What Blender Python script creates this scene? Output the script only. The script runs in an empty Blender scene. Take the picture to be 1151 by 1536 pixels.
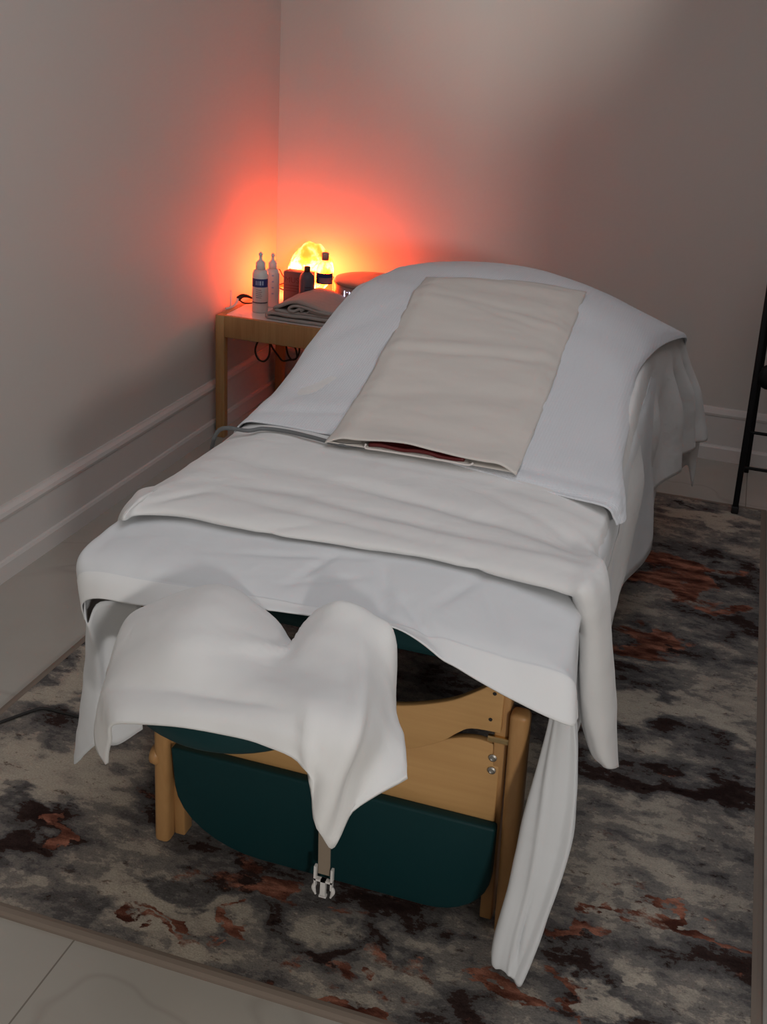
import bpy, bmesh, math, random
from mathutils import Vector, Matrix, noise
random.seed(7)
S = bpy.context.scene
C = S.collection
PI = math.pi

# ------------------------------------------------------------------ camera
F, PITCH, ROLL, YAW, H = 1670.07, .4151, .0637, -.2850, 1.45
CX, CY = 575.5, 768.0
fw = Vector((math.sin(YAW)*math.cos(PITCH), math.cos(YAW)*math.cos(PITCH), -math.sin(PITCH)))
rt0 = Vector((math.cos(YAW), -math.sin(YAW), 0)); up0 = rt0.cross(fw)
rt = math.cos(ROLL)*rt0 + math.sin(ROLL)*up0
up = -math.sin(ROLL)*rt0 + math.cos(ROLL)*up0
cd = bpy.data.cameras.new('camera'); cam = bpy.data.objects.new('camera', cd); C.objects.link(cam)
cd.sensor_fit = 'VERTICAL'; cd.sensor_height = 36; cd.sensor_width = 27; cd.lens = F/1536*36
cd.clip_start = .02
cam.matrix_world = Matrix(((rt.x, up.x, -fw.x, 0), (rt.y, up.y, -fw.y, 0), (rt.z, up.z, -fw.z, H), (0, 0, 0, 1)))
S.camera = cam
O = Vector((0, 0, H))
def ray(u, v): return fw + rt*((u-CX)/F) + up*((CY-v)/F)
def WZ(u, v, z): d = ray(u, v); return O + d*((z-H)/d.z)          # point seen at (u,v) lying at height z
def WY(u, v, y): d = ray(u, v); return O + d*(y/d.y)              # ... lying at depth y
def WL(u, v, y0, k):                                              # ... lying in the leaning plane y = y0 - k z
    d = ray(u, v); return O + d*((y0-k*H)/(d.y+k*d.z))

# ------------------------------------------------------------------ helpers
def srgb(r, g, b):
    f = lambda c: (c/255/12.92) if c/255 <= .04045 else ((c/255+.055)/1.055)**2.4
    return (f(r), f(g), f(b), 1)
def tag(o, label=None, cat=None, group=None, kind=None):
    if label: o['label'] = label
    if cat: o['category'] = cat
    if group: o['group'] = group
    if kind: o['kind'] = kind
    return o
def empty(name, loc, label, cat, group=None):
    o = bpy.data.objects.new(name, None); C.objects.link(o); o.location = loc; o.empty_display_size = .05
    return tag(o, label, cat, group)
def obj(name, bm, mat, parent=None, smooth=False, angle=None):
    me = bpy.data.meshes.new(name)
    bmesh.ops.recalc_face_normals(bm, faces=bm.faces[:]) if smooth != 'keep' else None
    bm.to_mesh(me); bm.free()
    o = bpy.data.objects.new(name, me); C.objects.link(o)
    for m in (mat if isinstance(mat, (list, tuple)) else [mat]): me.materials.append(m)
    if smooth:
        for p in me.polygons: p.use_smooth = True
    if parent:
        o.parent = parent
        o.matrix_parent_inverse = Matrix.Translation(-Vector(wloc(parent)))
    return o
def wloc(p):
    l = Vector(p.location)
    while p.parent:
        p = p.parent
        l = l + Vector(p.location) + Vector((0, 0, 0)) if p.type == 'EMPTY' else l
    return l if True else l
def bevel(o, w, seg=2, ang=35):
    m = o.modifiers.new('bevel', 'BEVEL'); m.width = w; m.segments = seg; m.limit_method = 'ANGLE'; m.angle_limit = math.radians(ang)
    for p in o.data.polygons: p.use_smooth = True
    return o
def box(bm, x0, x1, y0, y1, z0, z1, M=None):
    vs = [bm.verts.new((x, y, z)) for z in (z0, z1) for y in (y0, y1) for x in (x0, x1)]
    if M: [setattr(v, 'co', M @ v.co) for v in vs]
    for f in ((0, 2, 3, 1), (4, 5, 7, 6), (0, 1, 5, 4), (2, 6, 7, 3), (0, 4, 6, 2), (1, 3, 7, 5)): bm.faces.new([vs[i] for i in f])
def nb(): return bmesh.new()
def bar(bm, a, b, wx, wy):
    """box beam between two points, wx wide along x, wy deep along y"""
    a, b = Vector(a), Vector(b)
    vs = [bm.verts.new(p+Vector((sx*wx/2, sy*wy/2, 0))) for p in (a, b) for sy in (-1, 1) for sx in (-1, 1)]
    for f in ((0, 2, 3, 1), (4, 5, 7, 6), (0, 1, 5, 4), (2, 6, 7, 3), (0, 4, 6, 2), (1, 3, 7, 5)): bm.faces.new([vs[i] for i in f])
def catmull(P, n):
    out = []
    k = len(P)
    for i in range(k-1):
        p0 = P[i-1] if i else P[0]*2-P[1]
        p1, p2 = P[i], P[i+1]
        p3 = P[i+2] if i+2 < k else P[-1]*2-P[-2]
        for j in range(n):
            t = j/n
            out.append(.5*((2*p1)+(p2-p0)*t+(2*p0-5*p1+4*p2-p3)*t*t+(3*p1-p0-3*p2+p3)*t**3))
    out.append(P[-1].copy()); return out
def tube(bm, pts, r, n=8, smooth=6, close_caps=True):
    P = catmull([Vector(p) for p in pts], smooth) if smooth > 1 else [Vector(p) for p in pts]
    rings = []; prev = None
    for i, p in enumerate(P):
        t = (P[min(i+1, len(P)-1)]-P[max(i-1, 0)]).normalized()
        if prev is None:
            a = Vector((0, 0, 1)) if abs(t.z) < .9 else Vector((1, 0, 0))
            u = t.cross(a).normalized()
        else:
            u = (prev - t*prev.dot(t)).normalized()
        prev = u; w = t.cross(u)
        rr = r(i/(len(P)-1)) if callable(r) else r
        rings.append([bm.verts.new(p+u*math.cos(2*PI*k/n)*rr+w*math.sin(2*PI*k/n)*rr) for k in range(n)])
    for a, b in zip(rings, rings[1:]):
        for k in range(n): bm.faces.new((a[k], a[(k+1) % n], b[(k+1) % n], b[k]))
    bm.faces.new(rings[0][::-1]); bm.faces.new(rings[-1])
def lathe(bm, prof, cx, cy, z0=0, n=32):
    rings = []
    for r, z in prof:
        rings.append([bm.verts.new((cx+r*math.cos(2*PI*k/n), cy+r*math.sin(2*PI*k/n), z0+z)) for k in range(n)])
    for a, b in zip(rings, rings[1:]):
        for k in range(n): bm.faces.new((a[k], a[(k+1) % n], b[(k+1) % n], b[k]))
    bm.faces.new(rings[0][::-1]); bm.faces.new(rings[-1])
def prism(bm, pts, thick):
    """polygon of 3D points (front) pushed back by vector thick"""
    a = [bm.verts.new(Vector(p)) for p in pts]; b = [bm.verts.new(Vector(p)+thick) for p in pts]
    bm.faces.new(a); bm.faces.new(b[::-1])
    for i in range(len(a)): bm.faces.new((a[i], b[i], b[(i+1) % len(a)], a[(i+1) % len(a)]))
def loft(bm, rows, nr=5, nc=5, amp=0., scale=6., seed=0, amp2=0., stretch=(1, 1, 1), cols_close=False, fold=None):
    """smooth surface through a grid of control points (rows of equal length)"""
    R = [[Vector(p) for p in r] for r in rows]
    R = [catmull(r, nc) for r in R]
    G = [catmull(list(c), nr) for c in zip(*R)]          # G[col][row]
    nC, nR = len(G), len(G[0])
    so = Vector((seed*13.7, seed*5.1, seed*9.3))
    V = []
    for i in range(nC):
        V.append([])
        for j in range(nR):
            p = G[i][j]
            a = G[min(i+1, nC-1)][j]-G[max(i-1, 0)][j]; b = G[i][min(j+1, nR-1)]-G[i][max(j-1, 0)]
            n = a.cross(b); n = n.normalized() if n.length > 1e-9 else Vector((0, 0, 1))
            q = Vector((p.x*stretch[0], p.y*stretch[1], p.z*stretch[2]))
            d = amp*noise.noise(q*scale+so)+amp2*noise.noise(q*scale*3.1+so*2)
            if fold: d += fold(p, i/(nC-1), j/(nR-1))
            V[-1].append(bm.verts.new(p+n*d))
    for i in range(nC-1):
        for j in range(nR-1):
            bm.faces.new((V[i][j], V[i+1][j], V[i+1][j+1], V[i][j+1]))
def cloth(name, bm, mat, th=.004, parent=None, offset=0, sub=0):
    o = obj(name, bm, mat, parent, smooth='keep')
    for p in o.data.polygons: p.use_smooth = True
    m = o.modifiers.new('thick', 'SOLIDIFY'); m.thickness = th; m.offset = offset; m.use_rim = True
    if sub:
        s = o.modifiers.new('sub', 'SUBSURF'); s.levels = sub; s.render_levels = sub
    return o
def interp(x, T):
    if x <= T[0][0]: return T[0][1]
    for (a, va), (b, vb) in zip(T, T[1:]):
        if x <= b:
            t = (x-a)/(b-a); t = t*t*(3-2*t)*.5+t*.5; return va+(vb-va)*t
    return T[-1][1]

# ------------------------------------------------------------------ materials
def mat(name, color, rough=.6, metal=0., spec=.5, emit=None, es=0.):
    m = bpy.data.materials.new(name); m.use_nodes = True
    b = m.node_tree.nodes['Principled BSDF']
    b.inputs['Base Color'].default_value = color; b.inputs['Roughness'].default_value = rough
    b.inputs['Metallic'].default_value = metal; b.inputs['Specular IOR Level'].default_value = spec
    if emit: b.inputs['Emission Color'].default_value = emit; b.inputs['Emission Strength'].default_value = es
    return m
def N(m, t, **kw):
    n = m.node_tree.nodes.new(t)
    for k, v in kw.items():
        if k in n.inputs: n.inputs[k].default_value = v
        else: setattr(n, k, v)
    return n
def L(m, a, b): m.node_tree.links.new(a, b)
def coord(m, scale=(1, 1, 1), rot=(0, 0, 0), loc=(0, 0, 0)):
    tc = N(m, 'ShaderNodeTexCoord'); mp = N(m, 'ShaderNodeMapping')
    mp.inputs['Scale'].default_value = scale; mp.inputs['Rotation'].default_value = rot; mp.inputs['Location'].default_value = loc
    L(m, tc.outputs['Object'], mp.inputs['Vector']); return mp.outputs['Vector']
def bump(m, h, strength=.3, dist=.002, prev=None):
    b = N(m, 'ShaderNodeBump'); b.inputs['Strength'].default_value = strength; b.inputs['Distance'].default_value = dist
    L(m, h, b.inputs['Height'])
    if prev: L(m, prev, b.inputs['Normal'])
    L(m, b.outputs['Normal'], m.node_tree.nodes['Principled BSDF'].inputs['Normal']); return b.outputs['Normal']
def noisemap(m, vec, scale, detail=4, rough=.55, dist=0.):
    n = N(m, 'ShaderNodeTexNoise'); n.inputs['Scale'].default_value = scale; n.inputs['Detail'].default_value = detail
    n.inputs['Roughness'].default_value = rough; n.inputs['Distortion'].default_value = dist
    L(m, vec, n.inputs['Vector']); return n.outputs['Fac']
def ramp(m, fac, stops, interp='LINEAR'):
    r = N(m, 'ShaderNodeValToRGB'); r.color_ramp.interpolation = interp
    e = r.color_ramp.elements
    while len(e) > 1: e.remove(e[-1])
    e[0].position = stops[0][0]; e[0].color = stops[0][1]
    for p, c in stops[1:]: q = e.new(p); q.color = c
    L(m, fac, r.inputs['Fac']); return r.outputs['Color']
def fabric(name, color, wr=.25, wscale=10, weave=900, rough=.9, waffle=0.):
    m = mat(name, color, rough, spec=.15)
    m.node_tree.nodes['Principled BSDF'].inputs['Sheen Weight'].default_value = .15
    v = coord(m)
    n1 = bump(m, noisemap(m, v, wscale, 3, .5, .4), wr, .012)
    if waffle:
        w1 = N(m, 'ShaderNodeTexWave', bands_direction='X', wave_profile='SIN'); w1.inputs['Scale'].default_value = waffle
        w2 = N(m, 'ShaderNodeTexWave', bands_direction='Y', wave_profile='SIN'); w2.inputs['Scale'].default_value = waffle
        L(m, v, w1.inputs['Vector']); L(m, v, w2.inputs['Vector'])
        mx = N(m, 'ShaderNodeMath', operation='MULTIPLY'); L(m, w1.outputs['Fac'], mx.inputs[0]); L(m, w2.outputs['Fac'], mx.inputs[1])
        n1 = bump(m, mx.outputs[0], .35, .0015, n1)
    else:
        n1 = bump(m, noisemap(m, v, weave, 2), .15, .0006, n1)
    return m
M = {}
M['sheet'] = fabric('white_cotton', (.655, .67, .69, 1), .35, 9)
M['blanket'] = fabric('white_flannel', (.69, .685, .68, 1), .45, 11)
M['waffle'] = fabric('white_waffle_weave', (.66, .675, .71, 1), .18, 7, waffle=55)
M['padcover'] = fabric('cream_cotton', (.63, .59, .55, 1), .25, 9)
M['terry'] = fabric('terry_cloth', (.72, .72, .715, 1), .4, 8, weave=350, rough=1.)
M['greytowel'] = fabric('grey_terry', (.42, .38, .36, 1), .3, 40, weave=400, rough=1.)

def wood(name, c1, c2, axis=2):
    m = mat(name, c1, .45); sc = [22, 22, 22]; sc[axis] = 1.2
    v = coord(m, tuple(sc)); f = noisemap(m, v, 3, 5, .6, .6)
    L(m, ramp(m, f, [(.35, c1), (.65, c2)]), m.node_tree.nodes['Principled BSDF'].inputs['Base Color'])
    bump(m, f, .1, .0008); return m
M['wood'] = wood('beech_wood', srgb(186, 142, 92), srgb(178, 133, 84))
M['woodh'] = wood('beech_plywood', srgb(200, 157, 103), srgb(193, 149, 96), 0)
M['pine'] = wood('pale_pine', srgb(180, 140, 92), srgb(166, 124, 78))
M['teal'] = mat('teal_vinyl', srgb(14, 50, 53), .5, spec=.2)
bump(M['teal'], noisemap(M['teal'], coord(M['teal']), 700, 2), .15, .0006)
M['black'] = mat('black_powder_coat', (.005, .005, .0055, 1), .55, spec=.2)
M['rubber'] = mat('black_rubber', (.012, .011, .011, 1), .7)
M['greycord'] = mat('grey_cord', (.12, .125, .13, 1), .6)
M['steel'] = mat('steel', (.42, .40, .37, 1), .5, 1.)
M['brass'] = mat('brass', (.75, .55, .28, 1), .3, 1.)
M['web'] = fabric('taupe_webbing', srgb(142, 128, 112), .05, 40, 1200)
M['buckle'] = mat('white_plastic', (.72, .7, .68, 1), .4)
M['red'] = mat('dark_red_vinyl', (.11, .008, .008, 1), .4)
M['piping'] = mat('pale_piping', (.65, .6, .57, 1), .7)
M['laminate'] = mat('white_laminate', (.75, .74, .72, 1), .3)

# paint
M['paint'] = mat('wall_paint', (.62, .595, .565, 1), .6, spec=.3)
bump(M['paint'], noisemap(M['paint'], coord(M['paint']), 220, 3), .06, .001)
M['trim'] = mat('trim_paint', (.66, .63, .61, 1), .4)
M['ceil'] = mat('ceiling_paint', (.7, .68, .66, 1), .9)

# marble tile floor
m = M['tile'] = mat('marble_tile', (.5, .48, .46, 1), .22, spec=.5)
v = coord(m)
vd = noisemap(m, v, 1.1, 3, .5, .7)
vein = ramp(m, vd, [(.0, (1, 1, 1, 1)), (.492, (1, 1, 1, 1)), (.5, (.86, .85, .84, 1)), (.508, (1, 1, 1, 1))])
soft = ramp(m, noisemap(m, v, 2.2, 3), [(.3, srgb(168, 164, 156)), (.7, srgb(178, 174, 167))])
mx = N(m, 'ShaderNodeMix', data_type='RGBA', blend_type='MULTIPLY'); mx.inputs['Factor'].default_value = .8
L(m, soft, mx.inputs['A']); L(m, vein, mx.inputs['B'])
br = N(m, 'ShaderNodeTexBrick'); br.offset = 0; br.squash = 1
br.inputs['Scale'].default_value = 1; br.inputs['Mortar Size'].default_value = .0016; br.inputs['Brick Width'].default_value = 6; br.inputs['Row Height'].default_value = 1.05
br.inputs['Color1'].default_value = (1, 1, 1, 1); br.inputs['Color2'].default_value = (1, 1, 1, 1); br.inputs['Mortar'].default_value = (.5, .48, .46, 1)
L(m, coord(m, rot=(0, 0, PI/2), loc=(.2, .855, 0)), br.inputs['Vector'])
m2 = N(m, 'ShaderNodeMix', data_type='RGBA', blend_type='MULTIPLY'); m2.inputs['Factor'].default_value = 1
L(m, mx.outputs['Result'], m2.inputs['A']); L(m, br.outputs['Color'], m2.inputs['B'])
L(m, m2.outputs['Result'], m.node_tree.nodes['Principled BSDF'].inputs['Base Color'])

# ------------------------------------------------------------------ room
XL, YB, XR, YF, ZC = -1.745, 4.188, 2.4, -3.2, 2.6
HB = .202
def struct(name, bm, m, **k): return tag(obj(name, bm, m, **k), kind='structure')
bm = nb(); box(bm, XL-.1, XR+.1, YF-.1, YB+.1, -.06, 0); struct('floor', bm, M['tile'])
bm = nb(); box(bm, XL-.1, XL, YF-.1, YB+.1, 0, ZC); struct('wall_left', bm, M['paint'])
bm = nb(); box(bm, XL, XR, YB, YB+.1, 0, ZC); struct('wall_back', bm, M['paint'])
bm = nb(); box(bm, XR, XR+.1, YF, YB, 0, ZC); struct('wall_right', bm, M['paint'])
bm = nb(); box(bm, XL-.1, XR+.1, YF-.1, YB+.1, ZC, ZC+.06); struct('ceiling', bm, M['ceil'])
# baseboards: shoe strip, tall flat board, moulded cap
prof = [(0, 0), (.026, 0), (.026, .048), (.022, .056), (.0155, .058), (.0155, HB-.034), (.019, HB-.031), (.021, HB-.022), (.017, HB-.012), (.009, HB-.004), (.007, HB), (0, HB)]
def baseboard(name, to3, a, b):
    bm = nb()
    A = [bm.verts.new(to3(d, z, a)) for d, z in prof]; B = [bm.verts.new(to3(d, z, b)) for d, z in prof]
    for i in range(len(prof)):
        j = (i+1) % len(prof); bm.faces.new((A[i], A[j], B[j], B[i]))
    bm.faces.new(A); bm.faces.new(B[::-1])
    struct(name, bm, M['trim'])
baseboard('baseboard_left', lambda d, z, s: (XL+d, s, z), YF, YB)
baseboard('baseboard_back', lambda d, z, s: (s, YB-d, z), XL, XR)

# ------------------------------------------------------------------ rug
RL, RN, RF, RR = -1.367, 1.226, 3.712, .264
m = M['rug'] = mat('abstract_rug', (.2, .18, .17, 1), 1., spec=.05)
nt = m.node_tree
tc = N(m, 'ShaderNodeTexCoord')
P0 = tc.outputs['Object']
def vmath(op, a, b=None, s=None):
    n = N(m, 'ShaderNodeVectorMath', operation=op); L(m, a, n.inputs[0])
    if b is not None: (L(m, b, n.inputs[1]) if not isinstance(b, tuple) else setattr(n.inputs[1], 'default_value', b))
    if s is not None: n.inputs['Scale'].default_value = s
    return n.outputs
def mth(op, a, b, clamp=False):
    n = N(m, 'ShaderNodeMath', operation=op); n.use_clamp = clamp
    for i, q in enumerate((a, b)):
        if hasattr(q, 'links'): L(m, q, n.inputs[i])
        else: n.inputs[i].default_value = q
    return n.outputs[0]
def mapped(sc, loc=(0, 0, 0)):
    mp = N(m, 'ShaderNodeMapping'); mp.inputs['Scale'].default_value = sc; mp.inputs['Location'].default_value = loc; L(m, P0, mp.inputs['Vector']); return mp.outputs['Vector']
base = noisemap(m, mapped((1.7, 2.5, 1), (3.1, 1.7, 0)), 2.1, 12, .68, .15)
fine = noisemap(m, mapped((1.2, 2.0, 1), (9, 4, 0)), 8.5, 12, .74, .05)
warp = N(m, 'ShaderNodeTexNoise'); warp.inputs['Scale'].default_value = 7; warp.inputs['Detail'].default_value = 6; L(m, mapped((1, 1.4, 1)), warp.inputs['Vector'])
wv = vmath('SUBTRACT', warp.outputs['Color'], (.5, .5, .5))[0]
wv = vmath('SCALE', wv, s=.5)[0]
WP = vmath('ADD', P0, wv)[0]
def blob(x, y, rx, ry, amt):
    mp = N(m, 'ShaderNodeMapping'); mp.vector_type = 'POINT'
    mp.inputs['Scale'].default_value = (1/rx, 1/ry, 0); mp.inputs['Location'].default_value = (-x/rx, -y/ry, 0); L(m, WP, mp.inputs['Vector'])
    ln = vmath('LENGTH', mp.outputs['Vector'])['Value']
    r = N(m, 'ShaderNodeMapRange', interpolation_type='SMOOTHSTEP'); L(m, ln, r.inputs['Value'])
    r.inputs['From Min'].default_value = 1.25; r.inputs['From Max'].default_value = .55; r.inputs['To Min'].default_value = 0; r.inputs['To Max'].default_value = amt
    return r.outputs['Result']
def blobs(lst):
    acc = None
    for px, py, rx, ry, a in lst:
        w = WZ(px, py, .012); o = blob(w.x, w.y, rx, ry, a)
        acc = o if acc is None else mth('ADD', acc, o)
    return acc
tone = mth('ADD', mth('MULTIPLY', base, .66), mth('MULTIPLY', fine, .34))
tone = mth('ADD', tone, blobs([
    (60, 1160, .18, .10, 0.104), (120, 1020, .12, .07, 0.104), (60, 1010, .1, .05, 0.064), (210, 1350, .12, .04, 0.080), (250, 1440, .12, .03, 0.080), (30, 1330, .08, .04, 0.064), (380, 1330, .05, .03, 0.048),
    (1020, 1070, .16, .07, 0.120), (1060, 775, .12, .06, 0.144), (960, 1215, .16, .06, 0.040), (900, 1500, .10, .025, 0.112), (1000, 1525, .05, .03, 0.096), (560, 1400, .12, .03, 0.040), (460, 1500, .1, .03, 0.032), (970, 990, .16, .05, 0.056),
    (60, 1240, .16, .05, -0.074), (310, 1180, .15, .06, -0.012), (300, 1320, .14, .06, -0.087), (560, 1370, .1, .04, -0.062), (960, 1150, .22, .05, -0.074), (1100, 1190, .1, .04, -0.074), (1080, 930, .14, .06, -0.037), (1110, 860, .08, .12, -0.074), (1010, 750, .05, .02, -0.087),
    (640, 1480, .2, .03, -0.043), (760, 1430, .12, .03, -0.050), (900, 1330, .14, .03, -0.050), (700, 1000, .3, .3, -0.050), (130, 1215, .05, .02, -0.062), (460, 1420, .12, .03, -0.056)]))
col = ramp(m, tone, [(.36, srgb(44, 33, 31)), (.430, srgb(60, 47, 44)), (.436, srgb(82, 79, 78)), (.480, srgb(96, 93, 92)), (.487, srgb(112, 108, 105)), (.535, srgb(130, 124, 118)), (.547, srgb(156, 148, 137)), (.63, srgb(178, 169, 155))])
rustn = mth('ADD', mth('MULTIPLY', noisemap(m, mapped((1.6, 2.6, 1), (5.5, 8.8, 0)), 4.5, 10, .74, 0.130), 1.), blobs([
    (1010, 860, .14, .14, 0.286), (985, 960, .14, .06, 0.182), (1080, 905, .10, .04, 0.208), (1030, 1400, .12, .022, 0.260), (880, 1385, .10, .02, 0.182), (110, 1250, .04, .03, 0.260), (270, 1400, .05, .02, 0.234), (230, 1420, .04, .02, 0.208),
    (340, 1300, .1, .05, 0.130), (400, 1360, .1, .04, 0.195), (820, 1490, .08, .02, 0.260), (560, 1480, .14, .03, 0.169), (960, 1340, .10, .02, 0.065), (500, 1530, .2, .02, 0.234)]))
rm = N(m, 'ShaderNodeMapRange'); L(m, rustn, rm.inputs['Value']); rm.inputs['From Min'].default_value = .62; rm.inputs['From Max'].default_value = .70
rcol = ramp(m, noisemap(m, mapped((2, 5, 1), (1, 1, 0)), 6, 6, .6), [(.36, srgb(72, 42, 34)), (.5, srgb(116, 74, 60)), (.64, srgb(168, 114, 94))])
mix = N(m, 'ShaderNodeMix', data_type='RGBA'); L(m, rm.outputs['Result'], mix.inputs['Factor']); L(m, col, mix.inputs['A']); L(m, rcol, mix.inputs['B'])
fleck = noisemap(m, mapped((1.3, 2.2, 1), (7, 3, 0)), 24, 6, .72)
fl = ramp(m, fleck, [(.33, (.42, .36, .35, 1)), (.40, (1, 1, 1, 1)), (.62, (1, 1, 1, 1)), (.70, (1.25, 1.22, 1.18, 1))])
mf = N(m, 'ShaderNodeMix', data_type='RGBA', blend_type='MULTIPLY'); mf.inputs['Factor'].default_value = 1
L(m, mix.outputs['Result'], mf.inputs['A']); L(m, fl, mf.inputs['B']); mix = mf
specks = noisemap(m, mapped((1, 1, 1), (2, 2, 0)), 260, 3, .7)
sp = ramp(m, specks, [(.3, (.72, .72, .72, 1)), (.7, (1.15, 1.15, 1.15, 1))])
mm = N(m, 'ShaderNodeMix', data_type='RGBA', blend_type='MULTIPLY'); mm.inputs['Factor'].default_value = .8
L(m, mix.outputs['Result'], mm.inputs['A']); L(m, sp, mm.inputs['B'])
L(m, mm.outputs['Result'], nt.nodes['Principled BSDF'].inputs['Base Color'])
bump(m, specks, .5, .004)
M['binding'] = mat('rug_binding', srgb(128, 116, 106), .95, spec=.1)
rug = empty('area_rug', (0, 2.4, 0), 'large distressed abstract rug in grey, cream and rust under the massage table', 'rug')
bm = nb(); box(bm, RL+.012, RR-.012, RN+.012, RF-.012, .0, .012); obj('pile', bm, M['rug'], rug)
bm = nb()
for a, b in (((RL, RN), (RR, RN)), ((RR, RN), (RR, RF)), ((RR, RF), (RL, RF)), ((RL, RF), (RL, RN))):
    A, B = Vector((*a, 0)), Vector((*b, 0)); t = (B-A).normalized(); q = Vector((-t.y, t.x, 0))
    ring = [(0, 0), (0, .006), (.004, .0115), (.012, .0135), (.02, .0125), (.0225, 0)]
    va = [bm.verts.new(A+t*d+q*d+Vector((0, 0, z))) for d, z in ring]; vb = [bm.verts.new(B-t*d+q*d+Vector((0, 0, z))) for d, z in ring]
    for i in range(len(ring)-1): bm.faces.new((va[i], va[i+1], vb[i+1], vb[i]))
tag(obj('binding', bm, M['binding'], rug), 'plain taupe bound edge of the rug')

# ------------------------------------------------------------------ massage table
TX0, TX1, TY0, TY1 = -.86, -.15, 1.362, 3.16
TC = (TX0+TX1)/2
tb = empty('massage_table', (TC, 2.24, .012), 'beech massage table with dark teal padding, draped in white linen', 'massage table')
def rounded_rect(x0, x1, y0, y1, r, n=6):
    pts = []
    for cx, cy, a0 in ((x1-r, y0+r, -PI/2), (x1-r, y1-r, 0), (x0+r, y1-r, PI/2), (x0+r, y0+r, PI)):
        for k in range(n+1): a = a0+PI/2*k/n; pts.append((cx+r*math.cos(a), cy+r*math.sin(a)))
    return pts
bm = nb()
prev = None
for ins, z in ((.012, .608), (0, .613), (-.001, .625), (0, .640), (.010, .650), (.035, .655)):
    ring = [bm.verts.new((x, y, z)) for x, y in rounded_rect(TX0+ins, TX1-ins, TY0+ins, TY1-ins, .06)]
    if prev:
        for i in range(len(ring)): bm.faces.new((prev[i], prev[(i+1) % len(ring)], ring[(i+1) % len(ring)], ring[i]))
    else: bm.faces.new(ring[::-1])
    prev = ring
bm.faces.new(prev)
tag(obj('tabletop_cushion', bm, M['teal'], tb, smooth=True), 'dark teal vinyl cushioned top')
bm = nb(); box(bm, TX0+.02, TX0+.04, TY0+.06, TY1-.02, .545, .608); obj('side_rail', bm, M['wood'], tb)
bm = nb(); box(bm, TX1-.04, TX1-.02, TY0+.06, TY1-.02, .545, .608); obj('side_rail', bm, M['wood'], tb)
bm = nb(); box(bm, TX0+.04, TX1-.04, TY1-.04, TY1-.02, .545, .608); obj('end_rail', bm, M['woodh'], tb)
# boards of the end frame, leaning with the legs
Y0, K = 1.462, .13
BK = Vector((0, .014, 0))
def pl(x, z, dy=0): return Vector((x, Y0-K*z+dy, z))
def mirror(lst): return lst+[(2*TC-x, z) for x, z in lst[::-1]]
# upper curved stretcher
tp = [(-.205, .578), (-.222, .572), (-.25, .548), (-.29, .52), (-.36, .492), (-.43, .480)]
bt = [(-.205, .482), (-.25, .478), (-.272, .462), (-.30, .435), (-.36, .403), (-.43, .392)]
def smooth2(l): return [(p.x, p.y) for p in catmull([Vector((a, b, 0)) for a, b in l], 4)]
tp, bt = mirror(smooth2(tp)), mirror(smooth2(bt))
bm = nb(); prism(bm, [pl(x, z) for x, z in tp]+[pl(x, z) for x, z in bt[::-1]], BK)
bevel(tag(obj('curved_stretcher', bm, M['woodh'], tb), 'curved plywood stretcher joining the end legs'), .002)
for x, z in ((-.219, .555), (-.222, .505)):
    for xx in (x, 2*TC-x):
        bm = nb(); c = pl(xx, z, -.001); tube(bm, [c, c+Vector((0, .004, 0))], .003, 10, 1)
        obj('screw', bm, M['rubber'], tb)
# lower board + teal panel
tb1 = [(-.205, .440), (-.24, .447), (-.275, .440), (-.32, .418), (-.38, .395), (-.43, .388)]
tb1 = mirror(smooth2(tb1))
ZP = .285
bm = nb(); prism(bm, [pl(x, z, .018) for x, z in tb1]+[pl(2*TC+.205, ZP-.02, .018), pl(-.205, ZP-.02, .018)], BK)
bevel(tag(obj('end_board', bm, M['woodh'], tb), 'wide plywood board above the teal panel'), .002)
lo = []
x0, x1, z0, z1 = -.772, -.198, .066, ZP
lo += [(x1, z1), (x1, z0+.11)]
for k in range(1, 9): a = -PI/2*k/8; lo.append((x1-.11+.11*math.cos(a), z0+.11+.11*math.sin(a)))
for k in range(0, 9): a = -PI/2-PI/2*k/8; lo.append((x0+.16+.16*math.cos(a), z0+.13+.13*math.sin(a)))
lo += [(x0, z1)]
bm = nb(); prism(bm, [pl(x, z, -.004) for x, z in lo], Vector((0, .024, 0)))
bevel(tag(obj('end_panel', bm, M['teal'], tb), 'dark teal vinyl end panel with rounded lower corners'), .006, 3)
bm = nb(); bx = pl(-.213, .462, .01); tube(bm, [bx+Vector((-.012, 0, 0)), bx+Vector((.02, 0, 0))], .006, 12, 1); obj('hinge_barrel', bm, M['brass'], tb)
for z in (.418, .392):
    c = pl(-.216, z, .017); bm = nb(); lathe(bm, [(.0065, 0), (.0065, .002), (.004, .0035), (.0025, .0022)], 0, 0, 0, 16)
    bmesh.ops.rotate(bm, verts=bm.verts, cent=(0, 0, 0), matrix=Matrix.Rotation(PI/2, 3, 'X')); bmesh.ops.translate(bm, verts=bm.verts, vec=c)
    obj('bolt_head', bm, M['steel'], tb)
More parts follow.
